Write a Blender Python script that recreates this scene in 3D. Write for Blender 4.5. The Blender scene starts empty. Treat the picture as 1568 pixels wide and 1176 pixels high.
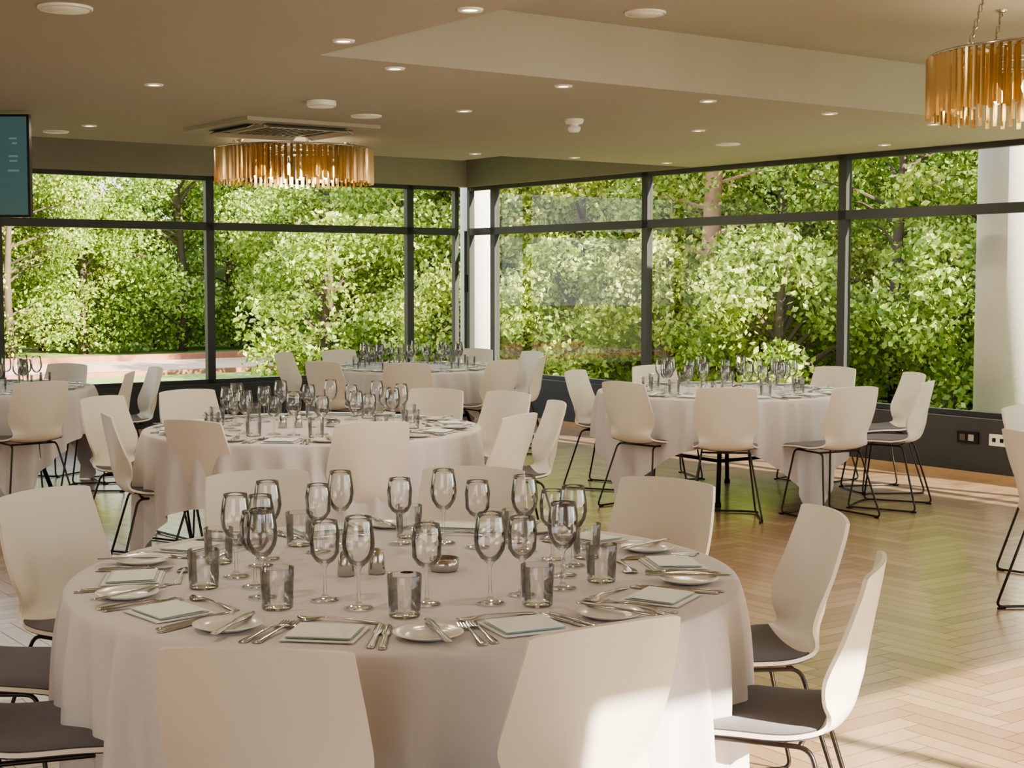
import bpy, math, random
import numpy as np
from mathutils import Vector, Matrix
random.seed(7); rng=np.random.default_rng(7)
scene=bpy.context.scene
col=scene.collection
try:
    scene.view_settings.look='AgX - Medium High Contrast'
except Exception: pass

# ------------------------------------------------------------------ materials
def new_mat(name):
    m=bpy.data.materials.new(name); m.use_nodes=True
    nt=m.node_tree; nt.nodes.clear()
    out=nt.nodes.new('ShaderNodeOutputMaterial')
    return m,nt,out
def N(nt,t,**kw):
    n=nt.nodes.new(t)
    for k,v in kw.items():
        if k.startswith('_'): setattr(n,k[1:],v)
        else: n.inputs[k.replace('__',' ')].default_value=v
    return n
def rgba(c): return (c[0],c[1],c[2],1)
def pbr(name,c,rough=.5,metal=0,noise=0.0,nscale=8,bump=0,bscale=60,spec=.5,sheen=0):
    m,nt,out=new_mat(name)
    b=nt.nodes.new('ShaderNodeBsdfPrincipled')
    b.inputs['Roughness'].default_value=rough; b.inputs['Metallic'].default_value=metal
    b.inputs['Specular IOR Level'].default_value=spec
    if sheen: b.inputs['Sheen Weight'].default_value=sheen
    tc=nt.nodes.new('ShaderNodeTexCoord')
    if noise>0:
        n=N(nt,'ShaderNodeTexNoise',Scale=nscale,Detail=4.0); nt.links.new(tc.outputs['Object'],n.inputs['Vector'])
        mx=nt.nodes.new('ShaderNodeMixRGB'); mx.inputs[1].default_value=rgba([x*(1-noise) for x in c]); mx.inputs[2].default_value=rgba([min(1,x*(1+noise)) for x in c])
        nt.links.new(n.outputs['Fac'],mx.inputs[0]); nt.links.new(mx.outputs[0],b.inputs['Base Color'])
    else: b.inputs['Base Color'].default_value=rgba(c)
    if bump>0:
        n=N(nt,'ShaderNodeTexNoise',Scale=bscale,Detail=3.0); nt.links.new(tc.outputs['Object'],n.inputs['Vector'])
        bp=N(nt,'ShaderNodeBump',Strength=bump,Distance=.01); nt.links.new(n.outputs['Fac'],bp.inputs['Height']); nt.links.new(bp.outputs[0],b.inputs['Normal'])
    nt.links.new(b.outputs[0],out.inputs[0]); return m
def emis(name,c,s):
    m,nt,out=new_mat(name); e=N(nt,'ShaderNodeEmission',Color=rgba(c),Strength=s); nt.links.new(e.outputs[0],out.inputs[0]); return m

M_shell=pbr('chair_white_laminate',(.80,.745,.64),.36,noise=.03,nscale=3)
M_pad=pbr('seat_pad_fabric',(.085,.07,.08),.9,noise=.2,nscale=300,bump=.3,bscale=500,sheen=.3)
M_wire=pbr('dark_steel_rod',(.06,.055,.05),.3,.9)
M_black=pbr('black_metal',(.02,.02,.02),.45,.5)
M_cloth=pbr('white_linen',(.68,.645,.635),.85,noise=.03,nscale=5,bump=.12,bscale=400,sheen=.12)
M_ceil=pbr('ceiling_paint',(.41,.385,.335),.9,noise=.02,nscale=2)
M_fascia=pbr('fascia_paint',(.34,.315,.27),.85,noise=.03)
M_frame=pbr('window_frame_anthracite',(.055,.055,.053),.45,.2)
M_sill=pbr('dado_wall_dark_grey',(.06,.061,.065),.6,noise=.05)
M_oaktrim=pbr('oak_trim',(.60,.40,.22),.45,noise=.15,nscale=20)
M_wall=pbr('wall_paint',(.72,.68,.60),.9,noise=.02)
M_white=pbr('white_plastic',(.85,.84,.80),.4)
M_conc=pbr('white_render_column',(.66,.64,.60),.8,noise=.05,nscale=4,bump=.1)
M_chrome=pbr('polished_steel',(.55,.54,.52),.14,1)
M_china=pbr('white_china',(.84,.82,.77),.15)
M_card=pbr('menu_card',(.84,.88,.84),.6)
M_teal=pbr('menu_card_teal',(.42,.60,.58),.6)
M_napkin=pbr('napkin',(.88,.87,.83),.8)
M_grass=pbr('grass',(.30,.36,.10),.95,noise=.4,nscale=1.5,bump=.5,bscale=20)
M_path=pbr('pink_gravel',(.72,.47,.36),.95,noise=.2,nscale=3,bump=.4,bscale=30)
M_brick=pbr('brick_kerb',(.42,.20,.13),.9,noise=.3,nscale=6)
M_bounce=pbr('bounce_paving',(.55,.50,.42),.9,noise=.1,nscale=2)
M_bark=pbr('bark',(.14,.10,.07),.9,noise=.3,nscale=10)
M_pine=pbr('pine_bark',(.46,.26,.17),.9,noise=.35,nscale=8,bump=.5,bscale=15)
M_grille=pbr('ac_grille',(.10,.095,.085),.6)
M_acw=pbr('ac_cover',(.40,.37,.31),.6)
M_lampin=emis('downlight_glow',(1,.82,.55),9)
M_bulb=emis('bulb_glow',(1,.74,.40),14)

def glass_thin(name,tint,base=.05,edge=.55,rough=.02,edge_tint=(.75,.78,.75),pw=1.0):
    m,nt,out=new_mat(name)
    lw=N(nt,'ShaderNodeLayerWeight',Blend=.25)
    tr=nt.nodes.new('ShaderNodeBsdfTransparent')
    mc=nt.nodes.new('ShaderNodeMixRGB'); mc.inputs[1].default_value=rgba(tint); mc.inputs[2].default_value=rgba(edge_tint)
    p=N(nt,'ShaderNodeMath',_operation='POWER'); p.inputs[1].default_value=pw
    nt.links.new(lw.outputs['Facing'],p.inputs[0]); nt.links.new(p.outputs[0],mc.inputs[0]); nt.links.new(mc.outputs[0],tr.inputs['Color'])
    gl=N(nt,'ShaderNodeBsdfGlossy',Roughness=rough,Color=(1,1,1,1))
    mr=N(nt,'ShaderNodeMapRange'); mr.inputs['To Min'].default_value=base; mr.inputs['To Max'].default_value=edge
    nt.links.new(lw.outputs['Fresnel'],mr.inputs['Value'])
    mx=nt.nodes.new('ShaderNodeMixShader')
    nt.links.new(mr.outputs[0],mx.inputs[0]); nt.links.new(tr.outputs[0],mx.inputs[1]); nt.links.new(gl.outputs[0],mx.inputs[2])
    nt.links.new(mx.outputs[0],out.inputs[0]); return m
M_pane=glass_thin('window_glass',(.98,.99,.98),.0,.05,0,(.93,.95,.93))
M_glass=glass_thin('drinking_glass',(.997,.998,.997),.04,.9,.02,(.74,.76,.72),3.2)
def amber():
    m,nt,out=new_mat('amber_glass')
    lw=N(nt,'ShaderNodeLayerWeight',Blend=.5)
    g=nt.nodes.new('ShaderNodeNewGeometry')
    cr=nt.nodes.new('ShaderNodeValToRGB'); e=cr.color_ramp.elements
    e[0].color=(.22,.13,.045,1); e[1].color=(.74,.54,.26,1); nt.links.new(g.outputs['Random Per Island'],cr.inputs[0])  # per-rod brown to gold tones imitate light and dark prism facets
    tr=N(nt,'ShaderNodeBsdfTransparent',Color=(.82,.66,.42,1))
    tl=nt.nodes.new('ShaderNodeBsdfTranslucent'); nt.links.new(cr.outputs[0],tl.inputs[0])
    df=N(nt,'ShaderNodeBsdfGlossy',Roughness=.15,Color=(1,.82,.50,1))
    a=N(nt,'ShaderNodeMixShader',Fac=.60); nt.links.new(tr.outputs[0],a.inputs[1]); nt.links.new(tl.outputs[0],a.inputs[2])
    mr=N(nt,'ShaderNodeMapRange'); mr.inputs['To Min'].default_value=.45; mr.inputs['To Max'].default_value=.97
    nt.links.new(lw.outputs['Fresnel'],mr.inputs['Value'])
    mx=nt.nodes.new('ShaderNodeMixShader'); nt.links.new(mr.outputs[0],mx.inputs[0]); nt.links.new(a.outputs[0],mx.inputs[1]); nt.links.new(df.outputs[0],mx.inputs[2])
    nt.links.new(mx.outputs[0],out.inputs[0]); return m
M_amber=amber()
def leafmat(name,c1,c2,c3):
    m,nt,out=new_mat(name)
    g=nt.nodes.new('ShaderNodeNewGeometry')
    cr=nt.nodes.new('ShaderNodeValToRGB'); e=cr.color_ramp.elements
    e[0].position=0; e[0].color=rgba(c1); e[1].position=1; e[1].color=rgba(c3); x=e.new(.5); x.color=rgba(c2)
    nt.links.new(g.outputs['Random Per Island'],cr.inputs[0])
    oi=nt.nodes.new('ShaderNodeObjectInfo')
    hs=nt.nodes.new('ShaderNodeHueSaturation'); 
    mr=N(nt,'ShaderNodeMapRange'); mr.inputs['To Min'].default_value=.475; mr.inputs['To Max'].default_value=.515
    nt.links.new(oi.outputs['Random'],mr.inputs['Value']); nt.links.new(mr.outputs[0],hs.inputs['Hue']); nt.links.new(cr.outputs[0],hs.inputs['Color'])
    d=nt.nodes.new('ShaderNodeBsdfDiffuse'); t=nt.nodes.new('ShaderNodeBsdfTranslucent'); gl=N(nt,'ShaderNodeBsdfGlossy',Roughness=.4)
    nt.links.new(hs.outputs[0],d.inputs[0]); nt.links.new(hs.outputs[0],t.inputs[0])
    a=N(nt,'ShaderNodeMixShader',Fac=.28); nt.links.new(d.outputs[0],a.inputs[1]); nt.links.new(t.outputs[0],a.inputs[2])
    b=N(nt,'ShaderNodeMixShader',Fac=.04); nt.links.new(a.outputs[0],b.inputs[1]); nt.links.new(gl.outputs[0],b.inputs[2])
    nt.links.new(b.outputs[0],out.inputs[0]); return m
M_leaf=leafmat('leaves',(.13,.22,.035),(.35,.46,.08),(.68,.72,.22))
M_shade_backing=pbr('shade_backing',(.10,.16,.035),.95,noise=.7,nscale=6,bump=.8,bscale=9)  # dark green backing tone, stands in for shade between the leaves
def floormat():
    m,nt,out=new_mat('oak_herringbone')
    g=nt.nodes.new('ShaderNodeNewGeometry')
    cr=nt.nodes.new('ShaderNodeValToRGB'); e=cr.color_ramp.elements
    e[0].position=0; e[0].color=(.42,.265,.15,1); e[1].position=1; e[1].color=(.64,.44,.27,1); x=e.new(.5); x.color=(.53,.35,.21,1)
    nt.links.new(g.outputs['Random Per Island'],cr.inputs[0])
    tc=nt.nodes.new('ShaderNodeTexCoord'); n=N(nt,'ShaderNodeTexNoise',Scale=14.0,Detail=6.0,Distortion=1.5); nt.links.new(tc.outputs['Object'],n.inputs['Vector'])
    mx=nt.nodes.new('ShaderNodeMixRGB'); mx.blend_type='MULTIPLY'; mx.inputs[0].default_value=.30
    nt.links.new(cr.outputs[0],mx.inputs[1]); nt.links.new(n.outputs['Fac'],mx.inputs[2])
    b=nt.nodes.new('ShaderNodeBsdfPrincipled'); nt.links.new(mx.outputs[0],b.inputs['Base Color'])
    b.inputs['Coat Weight'].default_value=1.0; b.inputs['Coat Roughness'].default_value=.2
    mr=N(nt,'ShaderNodeMapRange'); mr.inputs['To Min'].default_value=.25; mr.inputs['To Max'].default_value=.42
    nt.links.new(n.outputs['Fac'],mr.inputs['Value']); nt.links.new(mr.outputs[0],b.inputs['Roughness'])
    nt.links.new(b.outputs[0],out.inputs[0]); return m
M_floor=floormat()
M_gap=pbr('floor_joint',(.12,.08,.05),.8)
def tvmat():
    m,nt,out=new_mat('tv_screen')
    b=N(nt,'ShaderNodeBsdfPrincipled'); b.inputs['Base Color'].default_value=(.015,.04,.045,1); b.inputs['Roughness'].default_value=.12
    b.inputs['Emission Color'].default_value=(.10,.19,.18,1); b.inputs['Emission Strength'].default_value=.42
    nt.links.new(b.outputs[0],out.inputs[0]); return m
M_tv=tvmat(); M_tvtext=emis('tv_text',(.35,.5,.5),.35)

# ------------------------------------------------------------------ mesh builder
class MB:
    def __init__(s): s.v=[];s.f=[];s.m=[];s.mats=[];s.sm=[]
    def mi(s,mat):
        if mat not in s.mats: s.mats.append(mat)
        return s.mats.index(mat)
    def add(s,v,f,mat,smooth=True):
        o=len(s.v); s.v+= [tuple(p) for p in v]; k=s.mi(mat)
        for q in f: s.f.append(tuple(i+o for i in q)); s.m.append(k); s.sm.append(smooth)
    def box(s,c,size,mat,R=None):
        x,y,z=[k/2 for k in size]; vs=[]
        for a in(-1,1):
            for b in(-1,1):
                for d in(-1,1):
                    p=Vector((a*x,b*y,d*z))
                    if R is not None: p=R@p
                    vs.append((p.x+c[0],p.y+c[1],p.z+c[2]))
        s.add(vs,[(0,1,3,2),(4,6,7,5),(0,4,5,1),(2,3,7,6),(0,2,6,4),(1,5,7,3)],mat,False)
    def tube(s,pts,r,mat,n=8,closed=False):
        P=[Vector(p) for p in pts]; L=len(P); rings=[]; up=None
        for i in range(L):
            if closed: t=(P[(i+1)%L]-P[i-1]).normalized()
            else: t=(P[min(i+1,L-1)]-P[max(i-1,0)]).normalized()
            if up is None:
                a=Vector((0,0,1)) if abs(t.z)<.9 else Vector((1,0,0))
                up=(a-t*a.dot(t)).normalized()
            else:
                up=(up-t*up.dot(t)); up.normalize()
            bi=t.cross(up); rr=r[i] if isinstance(r,(list,tuple)) else r
            rings.append([P[i]+(up*math.cos(2*math.pi*k/n)+bi*math.sin(2*math.pi*k/n))*rr for k in range(n)])
        v=[p for R in rings for p in R]; f=[]
        for i in range(L if closed else L-1):
            a=i*n; b=((i+1)%L)*n
            for k in range(n): f.append((a+k,a+(k+1)%n,b+(k+1)%n,b+k))
        if not closed:
            f.append(tuple(range(n))[::-1]); f.append(tuple((L-1)*n+k for k in range(n)))
        s.add(v,f,mat,n>5)
    def lathe(s,prof,mat,n=24,c=(0,0,0),smooth=True):
        v=[];f=[]
        for (r,z) in prof:
            for k in range(n):
                a=2*math.pi*k/n; v.append((c[0]+r*math.cos(a),c[1]+r*math.sin(a),c[2]+z))
        for i in range(len(prof)-1):
            for k in range(n): f.append((i*n+k,i*n+(k+1)%n,(i+1)*n+(k+1)%n,(i+1)*n+k))
        s.add(v,f,mat,smooth)
    def slab(s,P,th,mat):
        P=np.array(P); R,C,_=P.shape
        du=np.gradient(P,axis=0); dv=np.gradient(P,axis=1); n=np.cross(du,dv); n/=np.linalg.norm(n,axis=2,keepdims=True)
        A=(P).reshape(-1,3); B=(P+n*th).reshape(-1,3); v=np.vstack([A,B]); o=R*C; f=[]
        for i in range(R-1):
            for j in range(C-1):
                a=i*C+j; f.append((a,a+1,a+C+1,a+C)); f.append((o+a,o+a+C,o+a+C+1,o+a+1))
        s.add(v,f,mat,True)
        f2=[];vv=[]
        edges=[[j for j in range(C)],[ (R-1)*C+j for j in range(C)],[i*C for i in range(R)],[i*C+C-1 for i in range(R)]]
        for e in edges:
            b=len(vv)
            for k in e: vv.append(v[k]); vv.append(v[o+k])
            for k in range(len(e)-1): f2.append((b+2*k,b+2*k+1,b+2*k+3,b+2*k+2))
        s.add(vv,f2,mat,False)
    def mesh(s,name):
        me=bpy.data.meshes.new(name); me.from_pydata(s.v,[],s.f)
        for m in s.mats: me.materials.append(m)
        me.polygons.foreach_set('material_index',s.m); me.polygons.foreach_set('use_smooth',s.sm); me.update(); return me
    def obj(s,name,loc=(0,0,0),rot=0,parent=None):
        return put(s.mesh(name),name,loc,rot,parent)
def put(me,name,loc=(0,0,0),rot=0,parent=None,scale=1):
    o=bpy.data.objects.new(name,me); o.location=loc
    o.rotation_euler=(0,0,rot) if not isinstance(rot,(tuple,list)) else rot
    o.scale=(scale,)*3 if not isinstance(scale,(tuple,list)) else scale
    col.objects.link(o)
    if parent: o.parent=parent
    return o
def fillet(pts,r,closed=False,n=5):
    P=[Vector(p) for p in pts]; out=[]; L=len(P)
    for i in range(L):
        if not closed and i in(0,L-1): out.append(P[i]); continue
        a=P[i-1]; b=P[i]; c=P[(i+1)%L]
        p=b+(a-b).normalized()*r; q=b+(c-b).normalized()*r
        for k in range(n+1):
            t=k/n; out.append(p*(1-t)**2+b*2*t*(1-t)+q*t*t)
    return out

# ------------------------------------------------------------------ room frame
C=Vector((-.52,17.3,0)); U=Vector((.588,-.809,0)).normalized(); V=Vector((-.809,-.588,0)).normalized()
ROT=math.atan2(U.y,U.x)
SM,TM=15.62,16.0; ZL,ZH=2.6,2.92; SILL=.47; TR=2.09; HEAD=2.6
def W(s,t,z=0): return C+U*s+V*t+Vector((0,0,z))
R3=Matrix.Rotation(ROT,3,'Z')
def rbox(mb,s0,s1,t0,t1,z0,z1,mat):
    c=W((s0+s1)/2,(t0+t1)/2,(z0+z1)/2)
    mb.box(c,(abs(s1-s0),abs(t1-t0),abs(z1-z0)),mat,R3)

w=.09; n=5
vs=[];fs=[]
G=int(max(SM,TM)/w)+1; g=.0014
def blk(s0,s1,t0,t1):
    s0=max(s0,0);t0=max(t0,0);s1=min(s1,SM);t1=min(t1,TM)
    if s1-s0<.01 or t1-t0<.01:return
    b=len(vs)
    for (a,c) in((s0+g,t0+g),(s0+g,t1-g),(s1-g,t1-g),(s1-g,t0+g)):
        p=W(a,c,0); vs.append((p.x,p.y,0))
    fs.append((b,b+1,b+2,b+3))
for y in range(-n,G):
    for x in range(-n,G):
        if (x-y)%(2*n)==0: blk(x*w,(x+n)*w,y*w,(y+1)*w)
        if (x-y)%(2*n)==2*n-1: blk(x*w,(x+1)*w,y*w,(y+n)*w)
mb=MB(); mb.add(vs,fs,M_floor,False)
rbox(mb,0,SM,0,TM,-.12,-.002,M_gap)
mb.obj('floor')

mb=MB()
rbox(mb,3.76,7.97,0,2.2,ZL,ZL+.02,M_ceil)
rbox(mb,3.15,7.97,2.2,6.27,ZL,ZL+.02,M_ceil)
rbox(mb,3.15,SM,6.27,TM,ZL,ZL+.02,M_ceil)
rbox(mb,-.2,SM+.2,-.2,TM+.2,ZH,ZH+.25,M_ceil)
rbox(mb,7.95,7.97,0,6.27,ZL+.02,ZH,M_ceil)
rbox(mb,7.97,SM,6.27,6.29,ZL+.02,ZH,M_ceil)
rbox(mb,3.76,3.78,0,2.2,ZL+.02,ZH,M_ceil)
rbox(mb,3.15,3.76,2.2,2.22,ZL+.02,ZH,M_ceil)
rbox(mb,3.15,3.17,2.22,TM,ZL+.02,ZH,M_ceil)
mb.obj('ceiling')

mb=MB()
rbox(mb,-.0,SM,-.16,0,-.12,SILL,M_sill); rbox(mb,0,SM,-.16,0,HEAD,ZH,M_fascia)
mb.obj('wall_right')
mb=MB()
rbox(mb,-.16,0,-.16,TM,-.12,SILL,M_sill); rbox(mb,-.16,0,-.16,TM,HEAD,ZH,M_fascia)
mb.obj('wall_left')
mb=MB(); rbox(mb,-.16,SM+.16,TM,TM+.16,-.12,ZH,M_wall); mb.obj('wall_side')
mb=MB()
rbox(mb,SM,SM+.16,-.16,TM,-.12,.30,M_wall); rbox(mb,SM,SM+.16,-.16,TM,HEAD,ZH,M_wall)
rbox(mb,SM,SM+.16,7.10,10.6,.30,HEAD,M_wall); rbox(mb,SM,SM+.16,-.16,.4,.30,HEAD,M_wall)
mb.obj('wall_back_unseen')  # unseen wall, its solid pier and openings shaped to limit the sun
mb=MB(); rbox(mb,0,SM,0,.02,.0,.05,M_oaktrim); mb.obj('baseboard_right')
mb=MB(); rbox(mb,0,.02,.02,TM,.0,.05,M_oaktrim); mb.obj('baseboard_left')

def window_run(name,axis,positions,z0=SILL,z1=HEAD,tr=TR,mw=.085,off=-.10):
    mb=MB()
    a0,a1=positions[0],positions[-1]
    def b(p0,p1,zz0,zz1,d0,d1,mat):
        if axis=='s': rbox(mb,p0,p1,d0,d1,zz0,zz1,mat)
        else: rbox(mb,d0,d1,p0,p1,zz0,zz1,mat)
    for i,p in enumerate(positions):
        m_=.05 if i==0 else mw
        b(p-m_/2,p+m_/2,z0,z1,off-.02,off+.05,M_frame)
    for zz,h in((z0+.02,.05),(tr,.08),(z1-.02,.05)): b(a0,a1,zz-h/2,zz+h/2,off-.02,off+.05,M_frame)
    for p,q in zip(positions[:-1],positions[1:]):
        b(p+mw/2,q-mw/2,z0+.04,tr-.04,off+.0,off+.006,M_pane)
        b(p+mw/2,q-mw/2,tr+.04,z1-.04,off+.0,off+.006,M_pane)
    return mb.obj(name)
window_run('window_1','t',[.10,.727,3.15,5.314,7.6,9.9,12.2,14.5,15.9])
window_run('window_2','s',[-.04,.44,3.036,5.58,8.13,10.7,13.3,15.5])
mb=MB()
for (a,b,k) in((.4,7.10,3),(10.6,15.9,3)):
    for i in range(k+1):
        p=a+(b-a)*i/k; rbox(mb,SM+.04,SM+.12,p-.03,p+.03,.3,HEAD,M_frame)
    rbox(mb,SM+.04,SM+.12,a,b,.3,.36,M_frame); rbox(mb,SM+.04,SM+.12,a,b,HEAD-.05,HEAD,M_frame)
mb.obj('sun_openings_unseen')  # unseen openings, sized to place the sun patch and let sky in
mb=MB(); rbox(mb,-.005,.03,.0,.03,1.40,1.60,M_black); rbox(mb,-.02,.01,.0,.02,.47,2.1,M_frame); mb.obj('trim_1')

mb=MB(); mb.lathe([(0,-.15),(.36,-.15),(.36,3.4),(0,3.4)],M_conc,48); mb.obj('concrete_column',W(6.88,-.74))
mb=MB(); mb.lathe([(0,-.15),(.20,-.15),(.20,3.4),(0,3.4)],M_conc,32); mb.obj('concrete_column',(C.x+.11,C.y+.50,0))

mb=MB()
rbox(mb,7.15,7.31,0,.012,.27,.36,M_white); rbox(mb,7.18,7.21,.012,.016,.30,.33,M_black); rbox(mb,7.25,7.28,.012,.016,.30,.33,M_black)
rbox(mb,6.85,7.05,0,.012,.27,.36,M_black); rbox(mb,6.88,6.93,.012,.017,.29,.34,M_grille); rbox(mb,6.96,7.01,.012,.017,.29,.34,M_acw)
mb.obj('wall_socket')

# ------------------------------------------------------------------ ceiling fittings
dl=MB(); dl.lathe([(.0,-.001),(.028,-.001),(.03,-.004)],M_lampin,20); dl.lathe([(.03,-.002),(.036,-.008),(.048,-.008),(.052,0)],M_white,20)
ME_dl=dl.mesh('downlight')
pts=[(-.163,5.96),(-.745,6.73),(-.585,7.6),(.28,8.29),(-1.94,8.23),(-.30,9.5),(1.16,8.98),(2.02,9.65),(1.32,10.74),(2.87,10.3),(2.92,11.88),(-2.9,10.4),(-.31,12.7),(.54,13.1),(1.4,13.7),(-3.3,7.6),(-2.2,5.2),(-3.4,4.2),(-1.3,3.2),(-2.6,2.0),(-4.4,9.0)]  # last few positions are out of view, added as interior fill
L_dl=bpy.data.lights.new('downlight_lamp','AREA'); L_dl.shape='DISK'; L_dl.size=.09; L_dl.energy=7; L_dl.color=(1,.87,.71)
allp=[(x,y,ZL) for x,y in pts]+[tuple(W(s,t,ZH)) for (s,t) in ((9.6,1.5),(9.6,4.6),(12,1.5),(12,4.6),(14.5,1.5),(14.5,4.6))]  # recess downlights are unseen too, added for fill
for i,p in enumerate(allp):
    o=put(ME_dl,'downlight',p)
    lo=bpy.data.objects.new('lamp',L_dl); lo.location=(0,0,-.012); lo.parent=o; col.objects.link(lo)
def disc(name,x,y,z,r,mat=M_white,h=.012):
    mb=MB(); mb.lathe([(0,-h),(r*.86,-h),(r*.88,-h*.5),(r*.92,-h*.5),(r*.94,-h),(r,-h*.6),(r,0)],mat,40); mb.obj(name,(x,y,z))
disc('ceiling_speaker',-1.735,5.92,ZL,.105); disc('ceiling_speaker',.687,7.86,ZH,.108); disc('ceiling_speaker',-.94,9.78,ZL,.10)
disc('ceiling_speaker',-3.25,10.8,ZL,.09); disc('ceiling_speaker',1.68,11.8,ZL,.10); disc('ceiling_vent',-1.13,9.0,ZL,.088,M_white,.035)
mb=MB(); mb.lathe([(0,-.085),(.03,-.085),(.042,-.07),(.042,-.05),(.028,-.045),(.028,-.035),(.055,-.03),(.062,-.015),(.062,0)],M_white,32); mb.obj('smoke_detector',(.41,10.0,ZL))
p=W(.5,1.9); mb=MB(); mb.lathe([(0,-.06),(.03,-.055),(.045,-.03),(.05,0)],M_white,24); mb.obj('smoke_detector',(p.x,p.y,ZH))
mb=MB(); q=.50
mb.box((0,0,-.012),(q*2,q*2,.024),M_acw)
mb.box((0,0,-.03),(.52,.52,.012),M_acw)
for k in range(4):
    R=Matrix.Rotation(k*math.pi/2,3,'Z')
    c=R@Vector((0,.36,-.026)); mb.box(c,(.60,.08,.006),M_grille,R)
    c=R@Vector((0,.375,-.040)); R2=R@Matrix.Rotation(math.radians(-25),3,'X'); mb.box(c,(.60,.055,.005),M_acw,R2)
for k in range(9): mb.box((0,-.2+.05*k,-.038),(.46,.012,.006),M_grille)
mb.obj('ceiling_air_conditioner',(-1.60,10.5,ZL),ROT)

def pendant(x,y,zb,zt,r,zc,scale_n=86):
    mb=MB(); h=zt-zb
    for (rr,nn,hh) in((r,scale_n,h),(r*.80,int(scale_n*.7),h*.9)):
        for k in range(nn):
            a=2*math.pi*k/nn; c=(rr*math.cos(a),rr*math.sin(a)); e=.014*(k%2); R0=.0135 if rr==r else .011
            v=[]
            for z in(-hh-e,-.0):
                for j in range(3):
                    b=a+j*2*math.pi/3; v.append((c[0]+R0*math.cos(b),c[1]+R0*math.sin(b),z))
            mb.add(v,[(0,1,4,3),(1,2,5,4),(2,0,3,5),(2,1,0),(3,4,5)],M_amber,False)
    for rr in(r,r*.8):
        mb.tube([(rr*math.cos(2*math.pi*k/48),rr*math.sin(2*math.pi*k/48),.004) for k in range(48)],.008,M_chrome,6,True)
    for k in range(3):
        a=2*math.pi*k/3+.3; mb.tube([(0,0,.004),(r*math.cos(a),r*math.sin(a),.004)],.006,M_chrome,6)
    for k in range(8):
        a=2*math.pi*k/8; c=(r*.5*math.cos(a),r*.5*math.sin(a)); dz=-.06
        mb.tube([(c[0],c[1],.004),(c[0],c[1],-.07+dz)],.010,M_chrome,8)
        mb.lathe([(0.001,-.15+dz),(.02,-.14+dz),(.028,-.115+dz),(.02,-.085+dz),(.012,-.07+dz)],M_bulb,12,(c[0],c[1],0))
        mb.tube([(0,0,.004),(c[0],c[1],.004)],.004,M_chrome,5)
    for k in range(4):
        a=math.pi*k/2+math.radians(200); p=Vector((r*.86*math.cos(a),r*.86*math.sin(a),.0)); tp=Vector((r*.70*math.cos(a),r*.70*math.sin(a),zc-zt))
        L=(tp-p).length; nl=max(3,int(L/.035))
        for i in range(nl):
            c=p.lerp(tp,(i+.5)/nl); d=Vector((1,0,0)) if i%2 else Vector((0,1,0)); hl=L/nl*.62
            mb.tube([c+d*(.008*math.cos(j*math.pi/4))+Vector((0,0,hl*math.sin(j*math.pi/4))) for j in range(8)],.003,M_chrome,4,True)
        mb.lathe([(.0,-.02),(.02,-.02),(.032,-.004),(.032,0)],M_chrome,16,tuple(tp))
    o=mb.obj('amber_glass_pendant_light',(x,y,zt))
    l=bpy.data.lights.new('bulb','POINT'); l.energy=8; l.color=(1,.82,.58); l.shadow_soft_size=.12
    lo=bpy.data.objects.new('bulb_light',l); lo.location=(0,0,-h*.85); lo.parent=o; col.objects.link(lo)
pendant(-1.66,11.55,2.285,2.53,.59,ZL)
pendant(2.65,7.4,2.35,2.63,.60,ZH)

mb=MB()
mb.box((0,0,0),(1.12,.05,.64),M_black); mb.box((0,-.027,0),(1.09,.004,.61),M_tv)
for (cx,cz,ww) in((.46,.17,.05),(.47,.14,.03),(.46,.06,.06),(.46,.03,.05),(.46,-.03,.07),(.2,.2,.2),(.15,.1,.3)):
    mb.box((cx,-.031,cz),(ww,.002,.012),M_tvtext)
mb.box((0,.05,.1),(.3,.06,.3),M_black); mb.tube([(0,.06,.1),(0,.06,.345)],.02,M_black,12)
mb.obj('wall_television',(-3.58,9.5,2.255),.0)

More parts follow.
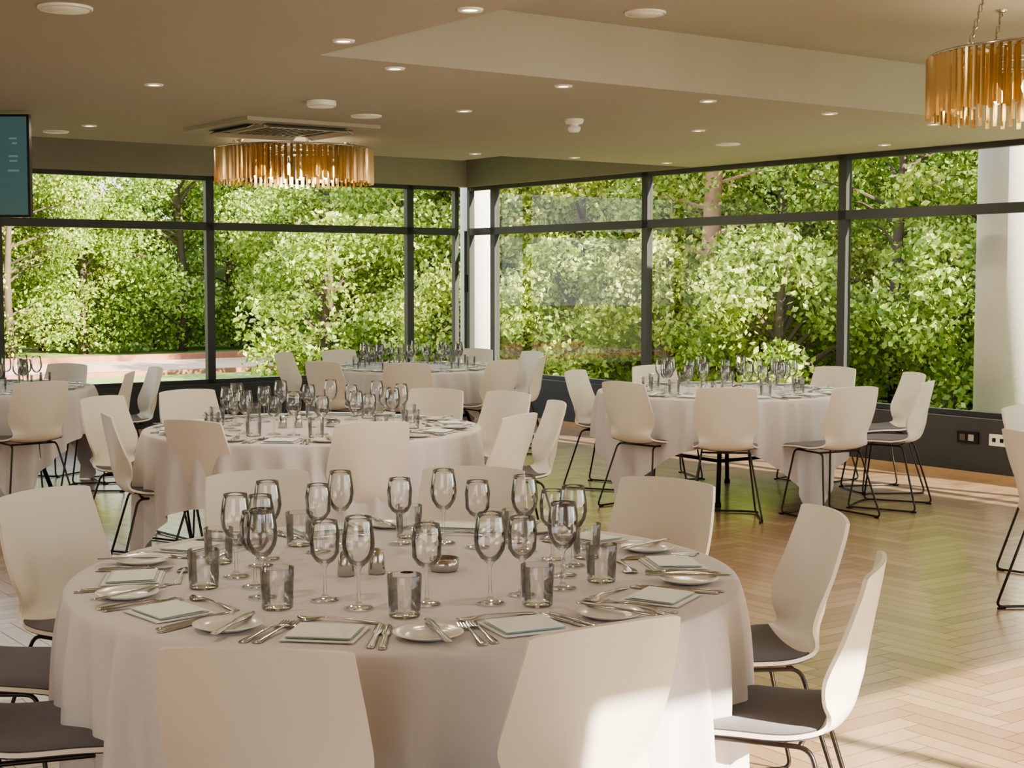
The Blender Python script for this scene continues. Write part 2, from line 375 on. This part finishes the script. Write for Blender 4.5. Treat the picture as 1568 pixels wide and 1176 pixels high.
# ------------------------------------------------------------------ chair
def catmull(K,m):
    K=np.array(K,float); out=[]
    for i in range(len(K)-1):
        p0=K[max(i-1,0)];p1=K[i];p2=K[i+1];p3=K[min(i+2,len(K)-1)]
        for j in range(m):
            t=j/m; out.append(.5*((2*p1)+(-p0+p2)*t+(2*p0-5*p1+4*p2-p3)*t*t+(-p0+3*p1-3*p2+p3)*t**3))
    out.append(K[-1]); return np.array(out)
def chair_mesh():
    mb=MB()
    K=[(.235,.432,.185,0,0),(.215,.444,.20,0,.004),(.08,.450,.212,0,.010),(-.06,.446,.212,0,.014),(-.135,.447,.200,.0,.022),(-.190,.462,.180,.014,.022),(-.220,.50,.170,.036,.012),(-.234,.55,.180,.062,0),(-.246,.61,.205,.068,0),(-.262,.70,.204,.046,0),(-.280,.80,.194,.030,0),(-.291,.866,.187,.026,0)]
    S=catmull(K,4); C_=21; P=[]
    for i,(y,z,hw,fw,uz) in enumerate(S):
        row=[]
        for j in range(C_):
            a=-1+2*j/(C_-1)
            a=math.copysign(abs(a)**.85,a)
            e=abs(a)
            zz=z+uz*e**2.2
            if z>.78: zz-= (z-.78)/.086*(.010*e**2+.004*e**20)
            bl=max(0,1-abs(z-.57)/.10) if z>.47 else 0
            yy=y+fw*((1-bl)*e**2+bl*max(0,(e-.35)/.65))
            if i<3: yy-=.02*e**6*(3-i)/3
            row.append((a*hw,yy,zz))
        P.append(row)
    mb.slab(P,.011,M_shell)
    Q=[]
    SS=[r for r in S if r[0]>-.165 and r[1]<.47][1:]
    for i,(y,z,hw,fw,uz) in enumerate(SS):
        row=[]
        u=i/(len(SS)-1)
        for j in range(C_):
            a=-1+2*j/(C_-1); e=abs(a); edge=max(e,abs(2*u-1))
            k=.975-.06*max(0,abs(2*u-1)-.8)/.2
            row.append((a*hw*k,y,z+uz*e**2.2+.012*(1-edge**6)+.014))
        Q.append(row)
    mb.slab(Q,-.02,M_pad); 
    r=.0065
    for sx in(-1,1):
        loop=[(sx*.15,.15,.435),(sx*.205,.215,.009),(sx*.235,-.25,.009),(sx*.155,-.135,.432)]
        mb.tube(fillet(loop,.035,True),r,M_wire,8,True)
    mb.tube([(-.15,.13,.436),(.15,.13,.436)],r,M_wire,8); mb.tube([(-.155,-.11,.434),(.155,-.11,.434)],r,M_wire,8)
    mb.tube(fillet([(-.207,.19,.009),(-.12,.215,.009),(.12,.215,.009),(.207,.19,.009)],.03),r,M_wire,8)
    for sx in(-1,1):
        for yy in(.2,-.23): mb.tube([(sx*(.218),yy-.02,.0055),(sx*.218,yy+.02,.0055)],.0055,M_black,6)
    return mb.mesh('dining_chair')
ME_chair=chair_mesh()
def chair(x,y,tx,ty,dr=0,tuck=.29):
    d=Vector((tx-x,ty-y,0)).normalized(); o=Vector((x,y,0))+d*tuck
    ang=math.atan2(d.y,d.x)-math.pi/2+math.radians(dr)
    return put(ME_chair,'dining_chair',(o.x,o.y,0),ang)

# ------------------------------------------------------------------ table
def table(x,y,ca,R=.9,half=1.21,seed=0):
    mb=MB()
    mb.lathe([(0,.715),(R-.01,.715),(R-.004,.72),(R-.004,.742),(0.0,.742)],M_oaktrim,64)
    for k in range(4):
        a=math.radians(ca)+math.pi/4+k*math.pi/2; c=Vector((math.cos(a),math.sin(a),0))
        mb.tube([c*.35+Vector((0,0,.715)),c*.62+Vector((0,0,.02))],.016,M_black,8)
        mb.tube([c*.62+Vector((0,0,.0)),c*.62+Vector((0,0,.03))],.022,M_black,8)
    for k in range(4):
        a=math.radians(ca)+math.pi/4+k*math.pi/2; b=a+math.pi/2
        mb.tube([(.5*math.cos(a),.5*math.sin(a),.3),(.5*math.cos(b),.5*math.sin(b),.3)],.012,M_black,6)
    t=mb.obj('round_dining_table',(x,y,0))
    n=480; rg=random.Random(seed); v=[];f=[]; rings=[]
    top=[(r*R,.7505) for r in(.02,.3,.6,.85,.96,.985)]
    def ring(fn): rings.append([fn(2*math.pi*k/n) for k in range(n)])
    for r,z in top: ring(lambda a,r=r,z=z:(r*math.cos(a),r*math.sin(a),z))
    ring(lambda a:((R+.001)*math.cos(a),(R+.001)*math.sin(a),.748))
    ring(lambda a:((R+.005)*math.cos(a),(R+.005)*math.sin(a),.742))
    T=26
    # irregular hanging pleats: each fold has its own place, width and depth
    folds=[]; aa=0
    while aa<2*math.pi-.12:
        wd_=rg.uniform(.10,.24); folds.append((aa+wd_/2,wd_*rg.uniform(.24,.33),rg.uniform(.4,1.2))); aa+=wd_
    def fw(a,u):
        s_=0
        for (c,wi,am) in folds:
            dd=(a-c+math.pi)%(2*math.pi)-math.pi
            if abs(dd)<.6: s_=max(s_,am*math.exp(-(dd/(wi*(.8+.3*u)))**2))
        return s_
    cache=[[fw(2*math.pi*k/n,u) for k in range(n)] for u in(0,1)]
    for i in range(1,T+1):
        u=i/T; kk=[0]
        def fn(a,u=u,kk=kk):
            k=kk[0]; kk[0]+=1
            b=a-math.radians(ca); mx=max(abs(math.cos(b+math.pi/4)),abs(math.sin(b+math.pi/4)))
            d=half/mx-R; cor=max(0,(d-.27)/.45)
            d=min(d,.735)*u
            f_=cache[0][k]*(1-u)+cache[1][k]*u
            amp=.055*(1-math.exp(-d/.13))
            r=R+.006+amp*f_-.02*d+.04*cor*u*u*math.sin(22*b)
            r=max(r,R+.004-.30*max(0,d-.05)) 
            return (r*math.cos(a),r*math.sin(a),.742-d)
        ring(fn)
    for rr in rings: v+=rr
    for i in range(len(rings)-1):
        for k in range(n): f.append((i*n+k,i*n+(k+1)%n,(i+1)*n+(k+1)%n,(i+1)*n+k))
    f.append(tuple(range(n)))
    m2=MB(); m2.add(v,f,M_cloth,True); m2.obj('tablecloth',(0,0,0),0,t)
    return t

# tableware meshes
def wine(h=.215,rb=.040):
    mb=MB(); s=h/.215
    o=[(0.0,.002),(.034,.002),(.036,.0035),(.030,.006),(.010,.011),(.0045,.020),(.0036,.05),(.0038,.085),(.008,.096),(.024,.108),(.036,.128),(rb,.150),(.038,.175),(.033,.205),(.0315,.215)]
    i=[(.0305,.215),(.032,.205),(.037,.175),(rb-.001,.150),(.035,.129),(.023,.110),(.008,.100),(0.0,.098)]
    mb.lathe([(r,z*s) for r,z in o+i],M_glass,28); return mb.mesh('wine_glass')
def tumbler():
    mb=MB(); o=[(0,.001),(.036,.001),(.038,.004),(.0415,.100),(.041,.101),(.0395,.100),(.0365,.016),(.03,.012),(0,.012)]
    mb.lathe(o,M_glass,32); return mb.mesh('water_tumbler')
def plate():
    mb=MB(); mb.lathe([(0,.001),(.05,.001),(.055,.003),(.078,.012),(.080,.014),(.077,.0145),(.054,.007),(.05,.006),(0,.006)],M_china,40); return mb.mesh('side_plate')
def fold(mb,w_,d_,z0,th,mat,lift=.006):
    P=[];
    for i in range(13):
        u=i/12
        if u<.46: y=d_/2-u/.46*d_; z=z0
        elif u<.54: a=(u-.46)/.08*math.pi; y=-d_/2-.003*math.sin(a); z=z0+.001*(1-math.cos(a))
        else: k=(u-.54)/.46; y=-d_/2+k*d_*.97; z=z0+.002+lift*k
        P.append([(x,y,z) for x in(-w_/2,-w_/4,0,w_/4,w_/2)])
    mb.slab(P,th,mat)
def menu():
    mb=MB(); fold(mb,.168,.155,.0015,.001,M_napkin,.002)
    mb.box((0,.0,.0068),(.150,.128,.0008),M_teal); fold(mb,.148,.125,.0080,.0006,M_card,.003)
    return mb.mesh('napkin_and_menu')
def strip(mb,prof,th=.002):
    v=[];f=[]
    for (y,hw,z) in prof: v+=[(-hw,y,z+th),(0,y,z+th*1.4),(hw,y,z+th),(hw,y,z),(-hw,y,z)]
    for i in range(len(prof)-1):
        for k in range(5): f.append((i*5+k,i*5+(k+1)%5,(i+1)*5+(k+1)%5,(i+1)*5+k))
    f.append((4,3,2,1,0)); e=(len(prof)-1)*5; f.append((e,e+1,e+2,e+3,e+4))
    mb.add(v,f,M_chrome,True)
def fork():
    mb=MB(); strip(mb,[(-.10,.009,.0),(-.09,.0105,.001),(-.03,.005,.005),(.03,.003,.008),(.045,.006,.006),(.055,.012,.003),(.062,.0125,.001)])
    for k in range(4):
        x=-.0105+.007*k; strip2=[(.060,.002,.001),(.08,.0018,.0005),(.103,.0010,.005)]
        v=[];f=[]
        for (y,hw,z) in strip2: v+=[(x-hw,y,z+.002),(x+hw,y,z+.002),(x+hw,y,z),(x-hw,y,z)]
        for i in range(2):
            for q in range(4): f.append((i*4+q,i*4+(q+1)%4,(i+1)*4+(q+1)%4,(i+1)*4+q))
        mb.add(v,f,M_chrome,False)
    return mb.mesh('fork')
def knife():
    mb=MB(); strip(mb,[(-.115,.007,.0),(-.10,.009,.0),(-.02,.007,.001),(.0,.006,.001),(.02,.010,.001),(.08,.011,.001),(.105,.007,.0005),(.115,.001,.0)],.003); return mb.mesh('table_knife')
def spoon():
    mb=MB(); strip(mb,[(-.10,.009,.0),(-.09,.0105,.001),(-.03,.005,.005),(.03,.003,.008),(.045,.005,.006),(.055,.014,.004),(.07,.020,.001),(.085,.019,.001),(.097,.012,.004),(.103,.002,.006)]); return mb.mesh('spoon')
ME_w1=wine(.225,.040); ME_w2=wine(.20,.036); ME_t=tumbler(); ME_p=plate(); ME_m=menu(); ME_f=fork(); ME_k=knife(); ME_s=spoon()
ZT=.7515
def settings(cx,cy,a0,cnt=10,seed=1,R=.9):
    rg=random.Random(seed); step=360/cnt; q=R/.9
    def at(ang,r): a=math.radians(ang); return cx+r*math.cos(a),cy+r*math.sin(a),math.radians(ang)+math.pi/2
    J=lambda s:rg.uniform(-s,s)
    for k in range(cnt):
        a=a0+k*step
        x,y,r=at(a+J(.4),.74*q+J(.01)); put(ME_m,'napkin_and_menu',(x,y,ZT),r+J(.05))
        x,y,r=at(a-18.4+J(.4),.765*q+J(.008)); put(ME_p,'side_plate',(x,y,ZT),r)
        put(ME_k,'table_knife',(x+.02*math.cos(r),y+.02*math.sin(r),ZT+.0142),r+.3+J(.3))
        for (da,me,nm,rr) in((-8.8,ME_f,'fork',.755),(-10.8,ME_f,'fork',.76),(8.6,ME_k,'table_knife',.75),(10.3,ME_k,'table_knife',.76),):
            x,y,r=at(a+da*1.0+J(.1),rr*q+J(.006)); put(me,nm,(x,y,ZT),r+J(.015))
        x,y,r=at(a-2+J(1),.610*q); put(ME_s,'spoon',(x,y,ZT),r+math.pi/2+J(.05))
        x,y,r=at(a+2+J(2.5),.47*q+J(.02)); put(ME_w1,'wine_glass',(x,y,ZT),r)
        x,y,r=at(a+18.5+J(2.5),.43*q+J(.02)); put(ME_w2,'wine_glass',(x,y,ZT),r)
        x,y,r=at(a+14+J(1),.55*q+J(.01)); put(ME_t,'water_tumbler',(x,y,ZT),r)
    mb=MB(); mb.lathe([(0,0),(.022,0),(.024,.004),(.020,.05),(.014,.065),(.006,.07),(0,.071)],M_chrome,24); me=mb.mesh('salt_shaker')
    for k in range(2): put(me,'salt_shaker',(cx-.16+.08*k,cy-.05+.03*k,ZT))
    mb=MB(); mb.lathe([(0,0),(.035,0),(.04,.006),(.042,.035),(.038,.036),(.036,.01),(0,.01)],M_chrome,24); mb.obj('tealight_holder',(cx+.1,cy+.02,ZT))

T1=(-.286,4.04); T2=(-1.07,8.07); T3=(1.52,10.75); T4=(-.90,13.6); T5=(-4.0,11.0); T6=(3.65,7.1)
table(*T1,-122,R=.893,half=1.21,seed=1); settings(*T1,-100,seed=1,R=.89)
table(*T2,-70,seed=2); settings(*T2,-95,seed=2)
table(*T3,-56,seed=3); settings(*T3,-80,seed=3)
table(*T4,-30,R=.85,half=1.1,seed=4); settings(*T4,-90,seed=4,R=.85)
table(*T5,-50,seed=5); settings(*T5,-60,seed=5)
table(*T6,-80,seed=6); settings(*T6,-60,seed=6)

def polar(T,ang,r): a=math.radians(ang); return T[0]+r*math.cos(a),T[1]+r*math.sin(a)
for ang,r,dr in((-99,1.33,3),(-20.5,1.27,2),(19,1.30,-10),(52.5,1.37,0),(84,1.42,0),(116,1.44,0),(147,1.50,0),(176,1.42,0)):
    chair(*polar(T1,ang,r),*T1,dr)
chair(.15,2.90,*T1,12)
chair(-1.37,3.42,*T1,-14)
for x,y,dr in((-.66,7.15,0),(-1.57,7.25,0),(-2.10,7.65,0),(.08,7.6,-6),(.28,8.4,0),(.0,9.15,0),(-.46,9.4,0),(-2.03,9.3,0),(-2.42,8.75,0)):
    chair(x,y,*T2,dr)
for x,y,dr in((.45,11.3,0),(.72,9.95,0),(1.35,9.42,0),(2.2,9.5,0),(2.82,10.05,0),(2.98,11.0,0),(2.55,11.75,0),(1.12,11.95,0)):
    chair(x,y,*T3,dr)
for x,y,dr in((-1.6,12.5,0),(-.86,12.25,0),(-.05,12.7,0),(-2.16,14.0,0),(-1.7,14.6,0),(.22,14.3,0),(.3,13.4,0),(-.35,14.85,0)):
    chair(x,y,*T4,dr)
for x,y,dr in((-3.13,10.0,0),(-3.6,12.2,0),(-2.8,11.1,0),(-2.75,11.7,0)):
    chair(x,y,*T5,dr)
for x,y,dr in((2.72,8.1,0),(2.28,6.7,-8)):
    chair(x,y,*T6,dr)

# ------------------------------------------------------------------ exterior
mb=MB()
mb.add([(-80,-60,-.16),(80,-60,-.16),(80,100,-.16),(-80,100,-.16)],[(0,1,2,3)],M_grass,False)
mb.obj('ground')
mb=MB(); c=W(-13.4,4.5,-.15); mb.box(c,(4.2,19,.02),M_path,R3); c=W(-15.6,4.5,-.09); mb.box(c,(.2,19,.14),M_brick,R3); c=W(-11.2,4.5,-.12); mb.box(c,(.2,19,.08),M_brick,R3); mb.obj('gravel_path')
mb=MB(); c=W(SM+7.5,8,-.15); mb.box(c,(14,50,.02),M_bounce,R3); mb.obj('bounce_paving_unseen')  # unseen bright ground added to bounce light into the room

def leaves(mb,c,r,leaf):
    m=len(c)
    a=r.normal(size=(m,3)); a/=np.linalg.norm(a,axis=1,keepdims=True); b=r.normal(size=(m,3)); b-=a*(a*b).sum(1,keepdims=True); b/=np.linalg.norm(b,axis=1,keepdims=True)
    L=leaf*r.uniform(.6,1.3,size=(m,1)); v=np.stack([c-a*L*.6,c+b*L*.38,c+a*L*.6,c-b*L*.38],axis=1).reshape(-1,3)
    o=len(mb.v); k=mb.mi(M_leaf); mb.v+=list(map(tuple,v.tolist())); mb.f+=[(o+4*i,o+4*i+1,o+4*i+2,o+4*i+3) for i in range(m)]; mb.m+=[k]*m; mb.sm+=[False]*m
def tree_mesh(name,h,rad,nleaf,seed,leaf=.085,base=.2):
    r=np.random.default_rng(seed); mb=MB()
    mb.tube([(0,0,0),(.05,0,h*.3),(-.04,.05,h*.6),(0,0,h*.9)],[.12,.09,.06,.02],M_bark,8)
    blobs=[]
    nb=30
    for i in range(nb):
        z=base+ (h-base)*(i+.5)/nb; k=math.sin(math.pi*min(1,max(.12,.18+.75*(z/h))))
        rr=rad*k*r.uniform(.45,.95); a=r.uniform(0,6.28); c=np.array([rr*math.cos(a),rr*math.sin(a),z]); blobs.append((c,rad*r.uniform(.22,.40)))
        mb.tube([(0,0,max(.1,z-.5)),tuple(c*np.array([.5,.5,1])-np.array([0,0,.15])),tuple(c)],[.035,.022,.008],M_bark,5)
    cent=[];
    for c,b in blobs:
        m=nleaf//nb; d=r.normal(size=(m,3)); d/=np.linalg.norm(d,axis=1,keepdims=True); rr=b*(r.uniform(.35,1.12,size=(m,1)))**.6
        cent.append(c+d*rr*np.array([1,1,.8]))
    c=np.vstack(cent); c=c[c[:,2]>.06]; leaves(mb,c,r,leaf)
    return mb.mesh(name)
TRS=[tree_mesh('deciduous_tree',5.6,2.0,16000,11),tree_mesh('deciduous_tree',4.6,1.8,15000,12),tree_mesh('deciduous_tree',6.4,2.2,17000,13)]
BSH=[tree_mesh('leafy_shrub',2.2,1.3,8000,21,.075,.1),tree_mesh('leafy_shrub',1.7,1.2,7000,22,.07,.1)]
rg=random.Random(5)
def tr(s,t,me=None,sc=1,nm='deciduous_tree'):
    p=W(s+rg.uniform(-.5,.5),t+rg.uniform(-.5,.5),-.16); put(me or rg.choice(TRS),nm,p,rg.uniform(0,6.28),None,sc*rg.uniform(.88,1.15))
for row,(s,st) in enumerate(((-18.8,2.2),(-21.4,2.5))):
    t=-16+row
    while t<11: tr(s,t,sc=.95+.08*row); t+=st
for row,(t,st) in enumerate(((-6.6,2.1),(-9.6,2.4))):
    s=-14+row
    while s<12: tr(s,t,sc=.95+.12*row); s+=st
s=-10
while s<11: tr(s,-4.0,rg.choice(BSH),1.0,'leafy_shrub'); s+=1.5
for t in(-5.6,-4.4,-3.2): tr(-8.0,t,rg.choice(BSH),1.15,'leafy_shrub')
for t in(-6.6,-8.6): tr(-12.2,t,None,.85)
# pines with bare reddish trunks near the right-hand glazing
def pine(seed):
    r=np.random.default_rng(seed); mb=MB(); h=7.5
    mb.tube([(0,0,0),(.06,.02,1.5),(-.02,.05,3.2),(.08,0,5.2),(.02,.03,h)],[.17,.14,.12,.09,.03],M_pine,10)
    for i in range(16):
        z=1.6+i*.36; a=r.uniform(0,6.28); l=r.uniform(.5,1.1)+(1.0 if z>4 else 0); e=(l*math.cos(a),l*math.sin(a),z+.25)
        mb.tube([(0,.03,z),(e[0]*.5,e[1]*.5,z+.15),e],[.03,.02,.008],M_pine,5)
        if z>2.2:
            d=r.normal(size=(350,3))*np.array([.30,.30,.18]); leaves(mb,d+np.array(e),r,.06)
    return mb.mesh('pine_tree')
MP=pine(4)
for (x,y,sc) in((2.85,21.4,1.0),(6.3,17.0,.9)): put(MP,'pine_tree',(x,y,-.16),x,None,sc)
def backing_hedge(s0,s1,t0,t1,h,seed):
    r=random.Random(seed); mb=MB(); L=max(abs(s1-s0),abs(t1-t0)); alongS=abs(s1-s0)>abs(t1-t0); n=int(L/.5)
    prof=[(0,0),(0,.25),(0,.5),(0,.75),(.08,.95),(.3,1.04),(.7,1.04),(.92,.95),(1,.75),(1,.5),(1,.25),(1,0)]
    v=[];f=[]
    for i in range(n+1):
        u=i/n; hh=h*(1+.18*math.sin(u*37)+.1*r.uniform(-1,1))
        for (a,b) in prof:
            j=r.uniform(-.18,.18)
            if alongS: p=W(s0+(s1-s0)*u,t0+(t1-t0)*a+j,b*hh-.16)
            else: p=W(s0+(s1-s0)*a+j,t0+(t1-t0)*u,b*hh-.16)
            v.append(tuple(p))
    m=len(prof)
    for i in range(n):
        for k in range(m-1): f.append((i*m+k,i*m+k+1,(i+1)*m+k+1,(i+1)*m+k))
    mb.add(v,f,M_shade_backing,True); return mb.obj('backing_hedge')
backing_hedge(-24.6,-26.4,-18,14,3.2,1); backing_hedge(-24,12,-12.8,-14.6,3.8,2)  # backing added behind the tree rows so their gaps read dark

# ------------------------------------------------------------------ light
wd=bpy.data.worlds.new('sky'); scene.world=wd; wd.use_nodes=True; nt=wd.node_tree
bg=nt.nodes['Background']
tc=nt.nodes.new('ShaderNodeTexCoord'); sp=nt.nodes.new('ShaderNodeSeparateXYZ'); nt.links.new(tc.outputs['Generated'],sp.inputs[0])
cr=nt.nodes.new('ShaderNodeValToRGB'); cr.color_ramp.elements[0].position=0; cr.color_ramp.elements[0].color=(1,.985,.97,1); cr.color_ramp.elements[1].position=.7; cr.color_ramp.elements[1].color=(.66,.79,1,1)
nt.links.new(sp.outputs['Z'],cr.inputs[0]); nt.links.new(cr.outputs[0],bg.inputs[0]); bg.inputs[1].default_value=2.8
sl=bpy.data.lights.new('sun','SUN'); sl.energy=21; sl.angle=math.radians(.6); sl.color=(1,.90,.74)
so=bpy.data.objects.new('sun',sl); col.objects.link(so)
h=Vector((.75,-.66,0)).normalized(); el=math.radians(26.0); dv=Vector((h.x*math.cos(el),h.y*math.cos(el),math.sin(el)))
so.rotation_euler=dv.to_track_quat('Z','Y').to_euler(); so.location=(10,-10,12)

cam=bpy.data.cameras.new('camera'); cam.lens=52.8; cam.sensor_width=36; cam.clip_end=300
co=bpy.data.objects.new('camera',cam); co.location=(0,0,1.545); co.rotation_euler=(math.radians(90-3.98),0,0); col.objects.link(co); scene.camera=co
